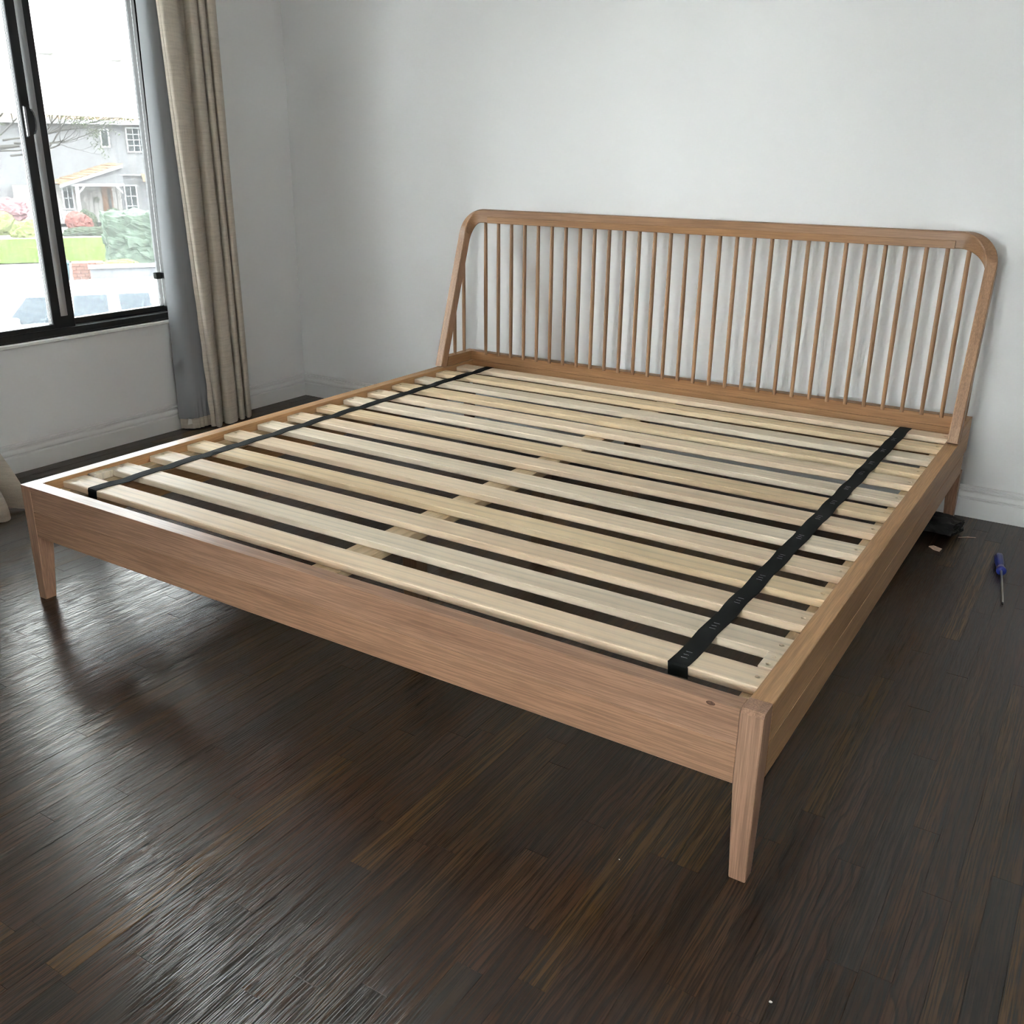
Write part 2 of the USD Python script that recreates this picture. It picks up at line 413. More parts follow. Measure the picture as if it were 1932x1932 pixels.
def baseboard_profile():
    return [(0, 0), (0.016, 0), (0.016, 0.060), (0.0145, 0.0635), (0.0095, 0.0660), (0.0095, 0.0690), (0.0125, 0.072), (0.0130, 0.078), (0.0115, 0.085),
            (0.0085, 0.0885), (0.0055, 0.0900), (0.0055, 0.0935), (0.0085, 0.0955), (0.0085, 0.0995), (0.0062, 0.1015), (0.0062, 0.1045), (0.003, 0.108), (0, 0.109)]


def baseboard(p, q, nrm):
    """profile swept along the floor line p-q; nrm points into the room"""
    p, q, nrm = (np.array([*v, 0.0]) for v in (p, q, nrm))
    pr = baseboard_profile()
    A = [p + nrm * d * 1.45 + np.array([0, 0, z]) for d, z in pr]
    B = [q + nrm * d * 1.45 + np.array([0, 0, z]) for d, z in pr]
    k = len(pr)
    f = []
    for i in range(k - 1):
        f += [(i, i + 1, k + i + 1), (i, k + i + 1, k + i)]
    m = trimesh.Trimesh(np.array(A + B), f, process=False)
    if np.mean(m.face_normals @ nrm) < 0:
        m.invert()
    return m


obj('baseboard_left', baseboard((XW, -2.5), (XW, YW), (1, 0)), TRIM, smooth=35, kind='structure', label='white stepped baseboard along the left wall')
obj('baseboard_back', baseboard((XW, YW), (XR, YW), (0, -1)), TRIM, smooth=35, kind='structure', label='white stepped baseboard along the headboard wall')
obj('baseboard_right', baseboard((XR, YF), (XR, YW), (-1, 0)), TRIM, smooth=35, kind='structure', label='white stepped baseboard along the right wall')

# floor of narrow oak planks running along y
floor = thing('floor', label='dark stained narrow oak plank floor', kind='structure')
obj('subfloor', bx(XW - T, XR + T, YF - T, YW + T, -0.14, -0.021), DARKGAP, floor)
PITCH_X, X0 = 0.0478, 1.3335
CUTS = {0: [-0.508], -1: [-0.666], -2: [-0.761], -8: [-0.222], -10: [-0.548], -9: [-0.424], -14: [-0.346], 2: [-0.328], 4: [-0.212], 7: [-0.131], 9: [-0.288, 0.93], 8: [-0.406], 12: [-0.02], 15: [0.25], 18: [0.56]}
TONES = {(0, -0.508, 0): 3, (0, -0.508, 1): 4, (-8, -0.222, 1): 3, (2, -0.328, 0): 3, (2, -0.328, 1): 5, (4, -0.212, 0): 1, (4, -0.212, 1): 2, (-2, -0.761, 0): 3, (8, -0.406, 0): 3, (7, -0.131, 1): 1, (7, -0.131, 0): 0, (-9, -0.424, 1): 4}
rng = random.Random(11)
planks = []
k0, k1 = math.floor((XW - X0) / PITCH_X), math.ceil((XR - X0) / PITCH_X)
for k in range(k0, k1):
    xa, xb = max(XW, X0 + k * PITCH_X), min(XR, X0 + (k + 1) * PITCH_X)
    if xb - xa < 0.004:
        continue
    cuts = list(CUTS.get(k, []))
    fixed = set(cuts)
    if not cuts:
        cuts = [rng.uniform(-0.9, 0.4)]
    y = min(cuts)
    while y > YF:
        y -= rng.choice((0.35, 0.5, 0.65, 0.8, 1.0))
        cuts.append(y)
    y = max(cuts)
    while y < YW:
        y += rng.choice((0.4, 0.6, 0.8, 1.0, 1.3))
        cuts.append(y)
    cuts = sorted(cuts)
    for a, b in zip(cuts[:-1], cuts[1:]):
        a2, b2 = max(a, YF), min(b, YW)
        if b2 - a2 < 0.01:
            continue
        tone = rng.choice((0, 0, 1, 1, 2, 0, 4, 4, 3, 2, 5) if rng.random() < 0.7 else (0, 1, 4))
        for e, side in ((b, 0), (a, 1)):
            if (k, e, side) in TONES:
                tone = TONES[(k, e, side)]
        planks.append((xa, xb, a2, b2, tone, rng.uniform(-0.00025, 0.00025)))


def plank_mesh(xa, xb, a, b, dz):
    g, c = 0.0001, 0.0005
    x0, x1, y0, y1, z0, z1 = xa + g, xb - g, a + g, b - g, -0.018, dz
    return hull([(x, y, z0) for x in (x0, x1) for y in (y0, y1)] + [(x, y, z1 - c) for x in (x0, x1) for y in (y0, y1)] +
                [(x, y, z1) for x in (x0 + c, x1 - c) for y in (y0 + c, y1 - c)])


def seen_area(xa, xb, a, b):
    n = 0
    tot = 0.0
    for x in (xa + (xb - xa) * 0.5,):
        for y in np.linspace(a, b, 12):
            u, v, z = project((x, y, 0))
            if z > 0.1 and -30 < u < 1962 and -30 < v < 1962:
                if 0.05 < x < 1.98 and 0.05 < y < 2.0:
                    tot += 0.25 / z ** 3
                else:
                    tot += 1.0 / z ** 3
    return tot * (b - a) * (xb - xa)


scored = sorted(planks, key=lambda p: -seen_area(*p[:4]))
solo = [p for p in scored[:290] if seen_area(*p[:4]) > 0]
rest = [p for p in scored if p not in solo]
for xa, xb, a, b, tone, dz in solo:
    obj('plank', plank_mesh(xa, xb, a, b, dz), FLOORS[tone], floor)
for tone in range(6):
    ms = [plank_mesh(xa, xb, a, b, dz) for xa, xb, a, b, t2, dz in rest if t2 == tone]
    if ms:
        obj('plank_rest', cat_(ms), FLOORS[tone], floor, kind='stuff')

# ------------------------------------------------------------------ window_1: black slider in the left wall
w1 = thing('window_1', label='black framed sliding window with two panes', kind='structure')
y0, y1, z0, z1 = W1
fx0, fx1 = XW - TL - 0.002, XW + 0.004
zg = 0.535
# outer frame, thin at the right jamb with steps
obj('window_frame', cat_([bx(fx0, fx1, y0, y0 + 0.045, z0, z1, 0.002), bx(fx0, fx1 - 0.006, y1 - 0.012, y1, z0, z1, 0.001), bx(fx0, fx1, y0, y1, z0, z0 + 0.030, 0.002), bx(fx0, fx1, y0, y1, z1 - 0.045, z1, 0.002),
                          bx(fx0, fx1 + 0.004, y0, y1, z0, z0 + 0.008, 0.001),
                          bx(fx0, fx1 - 0.030, y1 - 0.019, y1 - 0.012, z0, z1, 0.001)]), BLACKF, w1, label='black outer frame')
# fixed right sash (outer track)
sx0, sx1 = XW - TL, XW - 0.048
obj('fixed_sash', cat_([bx(sx0, sx1, 0.885, 0.930, z0 + 0.03, z1 - 0.045, 0.002), bx(sx0, sx1, y1 - 0.017, y1 - 0.011, z0 + 0.03, z1 - 0.045, 0.001), bx(sx0, sx1, 0.93, y1 - 0.02, z0 + 0.03, zg + 0.002, 0.002), bx(sx0, sx1, 0.93, y1 - 0.02, z1 - 0.09, z1 - 0.045, 0.002)]), BLACKF, w1)
obj('gasket', cat_([bx(sx1, sx1 + 0.002, y1 - 0.0195, y1 - 0.0172, zg, z1 - 0.09), bx(sx1, sx1 + 0.002, 0.945, y1 - 0.027, zg + 0.001, zg + 0.003), bx(XW - 0.030, XW - 0.027, y1 - 0.0155, y1 - 0.0125, z0 + 0.03, z1 - 0.05)]), BEADL, w1, label='pale glazing gasket')
obj('glass_pane', bx(XW - 0.072, XW - 0.068, 0.94, y1 - 0.014, zg - 0.01, z1 - 0.08), PANE_T, w1)
# sliding left sash (inner track)
tx0, tx1 = XW - 0.040, XW - 0.004
obj('sliding_sash', cat_([bx(tx0, tx1, 0.852, 0.945, z0 + 0.014, z1 - 0.03, 0.003), bx(tx0, tx1, y0 + 0.03, y0 + 0.075, z0 + 0.014, z1 - 0.03, 0.003), bx(tx0, tx1, y0 + 0.06, 0.87, z0 + 0.014, zg - 0.004, 0.003), bx(tx0, tx1, y0 + 0.06, 0.87, z1 - 0.09, z1 - 0.03, 0.003)]), BLACKF, w1)
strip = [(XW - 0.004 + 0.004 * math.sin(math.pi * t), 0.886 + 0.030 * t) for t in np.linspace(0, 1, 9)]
obj('interlock_strip', prism(strip + [(XW - 0.005, 0.916), (XW - 0.005, 0.886)], z0 + 0.075, z1 - 0.05), GREYF, w1, smooth=40, label='grey strip painted as the bright reflection on the meeting stile')  # reflection band on the black stile, put in as a grey strip
obj('gasket', cat_([bx(tx1 - 0.012, tx1 - 0.010, 0.848, 0.850, zg, z1 - 0.09), bx(tx1 - 0.012, tx1 - 0.010, 0.843, 0.845, zg, z1 - 0.09), bx(tx1 - 0.012, tx1 - 0.010, y0 + 0.07, 0.85, zg - 0.003, zg - 0.001)]), BEADL, w1)
obj('glass_pane', bx(XW - 0.026, XW - 0.022, y0 + 0.07, 0.86, zg - 0.01, z1 - 0.08), PANE_T, w1)
# D-shaped pull latch
hy, hz = 0.882, 1.262
arc = [(0.004 + 0.027 * math.sin(t), 0.052 * math.cos(t)) for t in np.linspace(0, math.pi, 17)]
lat = prism([(hy - 0.022 + a, hz + b) for a, b in [(-0.004, 0.052), (-0.004, -0.052)]] + [(hy - 0.022 + a, hz + b) for a, b in arc[::-1]], XW - 0.006, XW + 0.010, 'yz')
h = obj('latch', lat, BLACKF, w1, smooth=30, label='black D shaped pull latch')
obj('latch_lever', tube([(XW + 0.012, hy - 0.004 + 0.017 * math.sin(t), hz + 0.040 * math.cos(t)) for t in np.linspace(0.15, math.pi - 0.15, 12)], 0.0035, 6), GREYF, h, smooth=60)  # highlight on the lever given by its grey colour
obj('latch_edge', bx(XW + 0.002, XW + 0.0115, hy - 0.027, hy - 0.019, hz - 0.05, hz + 0.05, 0.002), GREYF, h)  # pale edge put in as the highlight along the black latch
obj('vent_stop', bx(XW - 0.066, XW - 0.045, y1 - 0.046, y1 - 0.018, 0.650, 0.676, 0.002), O_DARK, w1, label='small grey vent stop on the right jamb')
obj('window_sill', bx(XW - 0.10, XW + 0.026, y0 - 0.04, y1 + 0.04, 0.470, 0.484, 0.003), SILLP, w1, label='white painted sill')


def plain_window(name, label, axis, pos, rect, mull, outside):
    w = thing(name, label=label, kind='structure')
    a, b, c, d = rect

    def B(u0, u1, v0, v1, o0, o1, ch=0.002):
        o = sorted((pos + outside * o0, pos + outside * o1))
        return bx(*o, u0, u1, v0, v1, ch) if axis == 'x' else bx(u0, u1, *o, v0, v1, ch)
    fr = [B(a, a + .05, c, d, .02, .12), B(b - .05, b, c, d, .02, .12), B(a, b, c, c + .05, .02, .12), B(a, b, d - .05, d, .02, .12)]
    fr += [B(m - .03, m + .03, c, d, .03, .11) for m in mull]
    obj('window_frame', cat_(fr), BLACKF, w)
    ed = [a] + list(mull) + [b]
    for p, q in zip(ed[:-1], ed[1:]):
        obj('glass_pane', B(p + .03, q - .03, c + .04, d - .04, .065, .07, 0), PANE_C, w)
    return w


plain_window('window_2', 'black framed window in the front wall', 'y', YF, W2, [1.6], -1)
plain_window('window_3', 'black framed window in the right wall', 'x', XR, W3, [], 1)

# ------------------------------------------------------------------ bed
BW, BH, BB, RW = 2.03, 0.330, 0.187, 0.039
YE = 2.083
bed = thing('bed', 'low oak platform bed frame with slats and a spindle headboard, no mattress', 'bed')
# front legs: post beside the apron, tapering below it
for s, n in ((0, 'l'), (1, 'r')):
    def mx(x):
        return x if s == 0 else BW - x
    pts = []
    c = 0.0015
    xs = sorted((mx(0), mx(0.040)))
    xb = sorted((mx(0.0), mx(0.030)))
    post = [(x, y, z) for x in (xs[0] + c, xs[1] - c) for y in (0, 0.046) for z in (BB - 0.002, BH - (0.006 if s else 0.0008))] + [(x, y, z) for x in xs for y in (c, 0.046 - c) for z in (BB - 0.002, BH - (0.006 if s else 0.0008))]
    post += [(x, y, BH) for x in (xs[0] + c * 0.3, xs[1] - c * 0.3) for y in (0.009 if s else 0.0008, 0.046)]
    low = []
    for x in (xb[0] + c, xb[1] - c):
        low += [(x, 0, 0), (x, 0.032, 0)]
    for x in xb:
        low += [(x, c, 0), (x, 0.032 - c, 0)]
    low += [(x, y, BB) for x in (xs[0] + c, xs[1] - c) for y in (0, 0.046)] + [(x, y, BB) for x in xs for y in (c, 0.046 - c)]
    obj('leg', m3.Manifold.hull_points(np.array(post)) + m3.Manifold.hull_points(np.array(low)), OZ, bed)
# rear legs
for s in (0, 1):
    def mx(x):
        return x if s == 0 else BW - x
    xt, xb = sorted((mx(0.0), mx(0.040))), sorted((mx(0.0), mx(0.030)))
    obj('leg', frustum((*xb, 2.046, 2.078), (*xt, 2.034, 2.078), 0.0, BB), OZ, bed)
# front apron of two glued boards
g = 0.0002
ap = obj('apron_board', bx(0.040 + g, BW - 0.040 - g, 0.0006, RW, 0.262, BH, 0.0008), OX, bed)
kn = trimesh.creation.icosphere(2, 1.0)
kn.vertices = kn.vertices * (0.0085, 0.0006, 0.0042) + np.array([1.940, 0.0008, 0.3245])
obj('knot', kn, plain('oak_knot', (0.10, 0.052, 0.032), 0.6, 0.3, var=0.5, vscale=300.0), ap, smooth=True, label='small dark knot in the apron')
obj('apron_board', bx(0.040 + g, BW - 0.040 - g, 0.0006, RW, BB, 0.262 - g, 0.0008), OX2, bed)
# side rails
for s in (0, 1):
    x = sorted((0.0, RW)) if s == 0 else (BW - RW, BW)
    obj('side_rail', bx(*x, 0.046 + g, YE, 0.255, BH, 0.0012), OY, bed)
    obj('side_rail', bx(*x, 0.046 + g, 2.032, BB, 0.255 - g, 0.0012), OY, bed)
    xi = (RW, RW + 0.032) if s == 0 else (BW - RW - 0.032, BW - RW)
    obj('cleat', bx(*xi, RW + 0.001, 2.05, 0.272, 0.3015, 0.001), PINEY, bed, label='pale pine cleat under the slat ends')
obj('head_rail', bx(RW, BW - RW, 2.052, YE, BB, BH, 0.001), OXB, bed)
# centre support board and its legs
obj('centre_board', bx(0.967, 1.040, RW, 2.052, 0.278, 0.3015, 0.0015), PINEY, bed, label='flat centre board under the slats')
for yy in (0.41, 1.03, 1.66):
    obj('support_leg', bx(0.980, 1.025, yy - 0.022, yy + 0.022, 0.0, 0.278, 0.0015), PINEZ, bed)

# slats
ZS, ST = 0.320, 0.0182
YL = [.131, .269, .412, .549, .694, .837, .973, 1.115, 1.256, 1.390, 1.534, 1.677, 1.819, 1.966]
YR = [.134, .270, .404, .539, .676, .820, .977, 1.112, 1.249, 1.409, 1.526, 1.677, 1.826, 1.968]
HW = 0.035
rs = random.Random(5)


def slat_mesh(yl, yr):
    xa, xb = RW + 0.0012, BW - RW - 0.0012
    c = 0.0022
    pts = []
    for x, s in ((xa, 1), (xb, -1)):
        yc = yl if x == xa else yr
        for e in (-1, 1):
            for z, sz in ((ZS - ST, 1), (ZS, -1)):
                pts += [(x + s * 0.001, yc + e * (HW - c), z), (x + s * 0.001, yc + e * HW, z + sz * c), (x, yc + e * (HW - c), z + sz * c)]
    M = m3.Manifold.hull_points(np.array(pts))
    for x, yc in ((xa + 0.016, yl), (xb - 0.016, yr)):
        M = M - m3.Manifold.cylinder(0.03, 0.0048, 0.0048, 16).translate((x, yc, ZS - 0.011))
        M = M - m3.Manifold.cylinder(0.02, 0.0048, 0.0062, 16).translate((x, yc, ZS - 0.0015))
    return M


for i, (a, b) in enumerate(zip(YL, YR)):
    sl = obj('slat', slat_mesh(a, b), SLATS[(0, 1, 0, 2, 0, 1, 0, 2, 1, 0, 2, 1, 2, 0)[i]], bed)
    for x, yc in ((RW + 0.0172, a), (BW - RW - 0.0172, b)):
        scr = rev([(0, 0), (0.0046, 0), (0.0046, 0.0012), (0.0030, 0.0022), (0, 0.0022)], 12)
        scr.apply_translation((x, yc, ZS - 0.0108))
        obj('screw', scr, HOLE, sl, label='dark countersunk screw')
for x0_, x1_ in ((RW + 0.001, RW + 0.030), (BW - RW - 0.030, BW - RW - 0.001)):
    M = m3.Manifold(m3.Mesh(np.asarray(bx(x0_, x1_, 0.172, 0.232, 0.3018, ZS + 0.001, 0.001).vertices, np.float32), np.asarray(bx(x0_, x1_, 0.172, 0.232, 0.3018, ZS + 0.001, 0.001).faces, np.uint32)))
    for yy in (0.187, 0.217):
        M = M - m3.Manifold.cylinder(0.03, 0.0048, 0.0048, 16).translate(((x0_ + x1_) / 2, yy, ZS - 0.012))
    obj('spacer_block', M, SLATS[1], bed, label='small drilled block between the first two slats')

# webbing straps over the slats
def strap(xf, xb, w, sag):
    pts = []
    front, back = YL[0] - HW, YL[-1] + HW
    pts += [(front - 0.0016, ZS - ST - 0.004), (front - 0.0016, ZS - 0.002), (front + 0.0005, ZS + 0.0012)]
    for i in range(14):
        t = xf / BW if False else (xf / BW)
        yc = YL[i] * (1 - t) + YR[i] * t
        pts += [(yc - HW + 0.004, ZS + 0.0012), (yc, ZS + 0.0012), (yc + HW - 0.004, ZS + 0.0012)]
        if i < 13:
            yn = YL[i + 1] * (1 - t) + YR[i + 1] * t
            pts.append(((yc + yn) / 2, ZS + 0.0012 - sag))
    pts += [(back - 0.0005, ZS + 0.0012), (back + 0.0016, ZS - 0.002), (back + 0.0016, ZS - ST)]
    P = np.array(pts)
    # wobble in x so that the ribbon is not a ruler line
    V = np.zeros((len(P), 3, 3))
    r2 = random.Random(int(xf * 1000))
    for i, (y, z) in enumerate(P):
        t = (y - P[0, 0]) / (P[-1, 0] - P[0, 0])
        x = xf + (xb - xf) * t + 0.0016 * math.sin(i * 1.3 + xf)
        for j, o in enumerate((-0.5, 0.0, 0.5)):
            V[i, j] = (x + o * w, y, z + (0.0006 if j == 1 else 0) + (r2.uniform(-0.0004, 0.0008) if j != 1 else 0))
    return sheet(V, 0.0014)


obj('strap', strap(0.169, 0.165, 0.035, 0.003), STRAP, bed, label='black webbing strap along the left slat ends')
sr = obj('strap', strap(1.842, 1.843, 0.038, 0.0015), STRAP, bed, label='black webbing strap along the right slat ends')
st = []
for i in range(13):
    for q in range(3):
        st.append(bx(1.842 - 0.006, 1.842 + 0.006 - 0.002 * (q == 1), YR[i] - 0.012 + q * 0.012, YR[i] - 0.0112 + q * 0.012, ZS + 0.0014, ZS + 0.0026))
obj('staples', cat_(st), STAPLE, sr, kind='stuff', label='rows of small steel staples')

# headboard -------------------------------------------------------
ZC = BH + 0.039
YP = 1.833
hb_t = np.array([0, 0.2135, 0.640])
lean = math.atan2(0.205, 0.60)
YTOP, ZTOP = 2.036, 0.9325    # centre line of the top rail
RC = 0.092                    # corner radius


def arch():
    c, s = math.cos(lean), math.sin(lean)
    cxw = 0.0165
    base = np.array([cxw, YP + 0.020, BH + 0.0003])
    up = np.array([0, s, c])
    zt = ZTOP
    # post end: where the corner begins
    h = (zt - RC - base[2]) / c
    P, E1, E2 = [], [], []
    fr0 = (np.array([1.0, 0, 0]), np.array([0, -c, s]))
    fr1 = (np.array([0, -1.0, 0.0]), np.array([0, 0.0, 1.0]))
    from scipy.spatial.transform import Rotation, Slerp
    R0 = np.stack([fr0[0], fr0[1], np.cross(fr0[1], fr0[0])], 1)
    R1 = np.stack([fr1[0], fr1[1], np.cross(fr1[1], fr1[0])], 1)
    # proper rotations: third column flipped to stay right handed
    R0[:, 2] *= -1
    R1[:, 2] *= -1
    sl_ = Slerp([0, 1], Rotation.from_matrix([R0, R1]))
    for t in (0.0, 0.35, 0.7, 0.92, 1.0):
        P.append(base + up * h * t)
        E1.append(fr0[0])
        E2.append(fr0[1])
    p0 = base + up * h
    p3 = np.array([cxw + RC, YTOP, zt])
    N = 14
    for i in range(1, N + 1):
        t = i / N
        k = 0.55
        c1, c2 = p0 + up * (RC * k / c), p3 - np.array([RC * k, 0, 0])
        q = (1 - t) ** 3 * p0 + 3 * (1 - t) ** 2 * t * c1 + 3 * (1 - t) * t * t * c2 + t ** 3 * p3
        m = sl_(min(1, max(0, t))).as_matrix()
        P.append(q)
        E1.append(m[:, 0])
        E2.append(m[:, 1])
    half = (P, E1, E2)
    mid = np.linspace(cxw + RC, BW / 2, 6)[1:]
    for x in mid:
        P.append(np.array([x, YTOP, zt]))
        E1.append(fr1[0])
        E2.append(fr1[1])
    n = len(P)
    for i in range(n - 2, -1, -1):
        p = P[i].copy()
        p[0] = BW - p[0]
        P.append(p)
        a, b = E1[i].copy(), E2[i].copy()
        a[0] *= -1
        b[0] *= -1
        E1.append(a)
        E2.append(b)
    # section: half sizes along e1 (towards the middle / front) and e2 (front / up)
    nP = len(P)
    sec = []
    for i in range(nP):
        j = min(i, nP - 1 - i)
        t = np.clip((j - 4) / N, 0, 1)
        a = (1 - t) * 0.0165 + t * 0.020      # half along e1
        b = (1 - t) * 0.020 + t * 0.0255      # half along e2
        r = 0.003
        sec.append([(-a + r, -b), (a - r, -b), (a, -b + r), (a, b - r), (a - r, b), (-a + r, b), (-a, b - r), (-a, -b + r)])
    V = np.array([[P[i] + E1[i] * u + E2[i] * v for u, v in sec[i]] for i in range(nP)])
    return V


OPOST = wood('oak_post', 'z', (0.46, 0.275, 0.165), (0.385, 0.22, 0.125), (0.30, 0.16, 0.085), tone=0.03, pores=0.22, ring=0.16, bump=0.05, rough=0.38)
OARCH = wood('oak_arch', 'x', (0.42, 0.245, 0.14), (0.35, 0.195, 0.105), (0.27, 0.14, 0.072), tone=0.03, pores=0.2, ring=0.2, bump=0.05, rough=0.38)


def loft(V):
    n, m = V.shape[:2]
    f = []
    for i in range(n - 1):
        for j in range(m):
            k = (j + 1) % m
            f += [(i * m + j, i * m + k, (i + 1) * m + k), (i * m + j, (i + 1) * m + k, (i + 1) * m + j)]
    for o, fl in ((0, True), ((n - 1) * m, False)):
        for j in range(1, m - 1):
            f.append((o, o + j + 1, o + j) if fl else (o, o + j, o + j + 1))
    t = trimesh.Trimesh(V.reshape(-1, 3), f, process=True)
    trimesh.repair.fix_normals(t)
    return t


AV = arch()
hbd = obj('headboard', loft(AV[6:-6]), OARCH, bed, smooth=32, label='bent oak top rail of the headboard')
for part in (AV[:7], AV[-7:]):
    obj('post', loft(part), OPOST, hbd, smooth=32)
obj('spindle_rail', bx(0.138, BW - 0.128, YTOP - 0.0222, YTOP - 0.010, ZTOP - 0.0262, ZTOP - 0.0015, 0.0012), OXB, hbd)
# base rail with returns to the posts
obj('base_rail', bx(0.033, BW - 0.033, 2.050, YE + 0.004, BH + 0.0006, ZC, 0.0012), OXB, hbd)
for s in (0, 1):
    xs = (0.0, 0.0328) if s == 0 else (BW - 0.0328, BW)
    obj('base_return', prism([(YP + 0.044, BH + 0.0006), (YE + 0.004, BH + 0.0006), (YE + 0.004, ZC), (YP + 0.057, ZC)], xs[0], xs[1], 'yz'), OY, hbd)


def spindle(p, q):
    Lh = np.linalg.norm(np.subtract(q, p))
    r = [(0, 0), (0.0064, 0), (0.0071, 0.1 * Lh), (0.0079, 0.5 * Lh), (0.0073, 0.85 * Lh), (0.0069, Lh), (0, Lh)]
    return along(rev(r, 14), p, q)


for i in range(30):
    x = 0.1205 + i * 0.06282
    obj('spindle', spindle((x, 2.035, ZC - 0.004), (x + 0.0008, YTOP - 0.004, ZTOP - 0.020)), OSP, hbd, smooth=40)
for xx in (0.0165, BW - 0.0165):
    for yb in (1.955, 2.022):
        # rises to the leaning post
        yc0 = YP + 0.020
        top = BH + (yb - yc0) * math.cos(lean) / math.sin(lean) - 0.055
        top = min(top, 0.86)
        obj('spindle', spindle((xx, yb, ZC - 0.004), (xx, yb, top + 0.03)), OSP, hbd, smooth=40)

# ------------------------------------------------------------------ curtains
rod = thing('curtain_rod', 'thin black curtain rod above the window', 'curtain rod')
rodm = along(rev([(0, 0), (0.011, 0), (0.011, 2.25), (0, 2.25)], 12), (XW + 0.085, -0.25, 2.36), (XW + 0.085, 2.0, 2.36))
obj('pole', rodm, BLACKF, rod, smooth=40)
for yy in (-0.15, 1.93):
    obj('bracket', bx(XW, XW + 0.09, yy - 0.008, yy + 0.008, 2.36 - 0.012, 2.372, 0.002), BLACKF, rod)

cr = thing('curtain', 'right linen curtain bunched beside the window near the room corner', 'curtain')
ZTOPC = 2.33


def noise1(a, b, c, s=0):
    return float(meshkit.fbm(np.array([a, b, c]), 2, s)) - 0.5


# linen panel: pleats in plan as (y at the top, y at the hem, x), on the line x = -0.995
PLEATS = [(1.42, 1.500, -.965), (1.445, 1.508, -.948), (1.475, 1.518, -.942), (1.505, 1.530, -.958), (1.522, 1.537, -1.000), (1.540, 1.545, -1.004), (1.552, 1.553, -.972), (1.575, 1.585, -.944),
          (1.598, 1.622, -.955), (1.606, 1.631, -.990), (1.611, 1.636, -.988), (1.617, 1.642, -.962), (1.632, 1.656, -.952), (1.643, 1.668, -.964), (1.648, 1.673, -.998), (1.653, 1.678, -.996), (1.660, 1.684, -.970), (1.682, 1.697, -.962),
          (1.702, 1.711, -.985), (1.708, 1.716, -1.03), (1.706, 1.715, -1.06)]
from scipy.interpolate import PchipInterpolator
_pk = np.linspace(0, 1, len(PLEATS))
_pt, _pb, _px = (PchipInterpolator(_pk, [p[i] for p in PLEATS]) for i in range(3))


def linen_plan(t, z):
    """t 0..1 across from the leading edge to the wall-side edge"""
    w = max(0.0, min(1.0, z / 1.77))
    x = float(_px(t)) + 0.005 * noise1(t * 6, z * 1.6, 0.3) + 0.004 * math.sin(2.3 * z + 9 * t)
    y = float(_pb(t)) * (1 - w) + float(_pt(t)) * w + 0.006 * noise1(t * 3, z * 2.2, 4.3, 2)
    return (x, y - 0.8 * (x + 0.995), z)


zs_ = np.linspace(0.004, ZTOPC, 60)
ts_ = np.linspace(0, 1, 90)
obj('linen_panel', sheet([[linen_plan(t, z) for t in ts_] for z in zs_], 0.002), LINEN, cr, smooth=60)
# narrow hemmed leading edge of the linen


def lead_plan(t, z):
    x, y, _ = linen_plan(0.0, z)
    wv = 0.003 * math.sin(38 * z) * (1 - min(1, z / 0.9)) if z < 0.9 else 0
    k = 0.25 + 0.75 * (1 - min(1, z / 1.6))
    return (x - 0.004 + 0.006 * math.sin(3.1 * t) - 0.010 * t, y + 0.004 - 0.022 * t * k + wv, z)


obj('leading_hem', sheet([[lead_plan(t, z) for t in np.linspace(0, 1, 6)] for z in zs_], 0.003), LINEN, cr, smooth=60)


def lining_plan(t, z):
    yl = 1.352 + 0.012 * min(1, z / 1.7)
    y = yl + (linen_plan(0.0, z)[1] + 0.03 - yl) * t
    x = -1.055 + 0.066 * (1 - math.exp(-t * 6.0)) + 0.005 * math.sin(7 * t + 0.6 * z) + 0.004 * noise1(t * 4, z * 3, 2.2, 3)
    if z < 0.12:
        x += 0.004 * math.sin(40 * t)
    return (x - 0.006, y, z)


zl = np.linspace(0.052, ZTOPC, 50)
obj('lining', sheet([[lining_plan(t, z) for t in np.linspace(0, 1, 34)] for z in zl], 0.0016), LINING, cr, smooth=60, label='pale grey blackout lining facing the room')
obj('linen_underside', sheet([[(lining_plan(t, z)[0] - 0.006, lining_plan(t, z)[1] + 0.012 * (1 - t), z) for t in np.linspace(0, 1, 26)] for z in np.linspace(0.004, 0.30, 10)], 0.0016), LINEN, cr, smooth=60)
lp = lining_plan(0.13, 0.05)
obj('care_tag', sheet([[(lp[0] + 0.004 + 0.003 * a, lp[1] + 0.030 * b - 0.010 * a, 0.055 - 0.028 * a) for b in (0, 0.5, 1)] for a in (0, 0.5, 1)], 0.0006), PAPER, cr, label='small white care tag')

cl = thing('curtain', 'left linen curtain with its hem flaring onto the floor', 'curtain')


def left_plan(t, z):
    k = max(0.0, 1 - z / 0.40)
    k = k * k * (3 - 2 * k)
    fold = math.cos(2 * math.pi * 3.2 * t + 0.4)
    y = 0.40 - 0.40 * t - 0.8 * k * (0.015 + 0.035 * math.sin(2 * math.pi * 3.2 * t)) + 0.010 * noise1(t * 4, z * 5, 1.0, 7)
    x = -1.000 + 0.030 * fold + k * (0.24 + 0.075 * fold + 0.15 * t) + 0.016 * noise1(t * 6, z * 7, 0.0, 5)
    return (x, y, z + 0.003 + k * 0.006 * (1 - fold))


obj('linen_panel', sheet([[left_plan(t, z) for t in np.linspace(0, 1, 100)] for z in np.concatenate([np.linspace(0, 0.5, 28), np.linspace(0.55, ZTOPC, 25)])], 0.002), LINEN, cl, smooth=60)

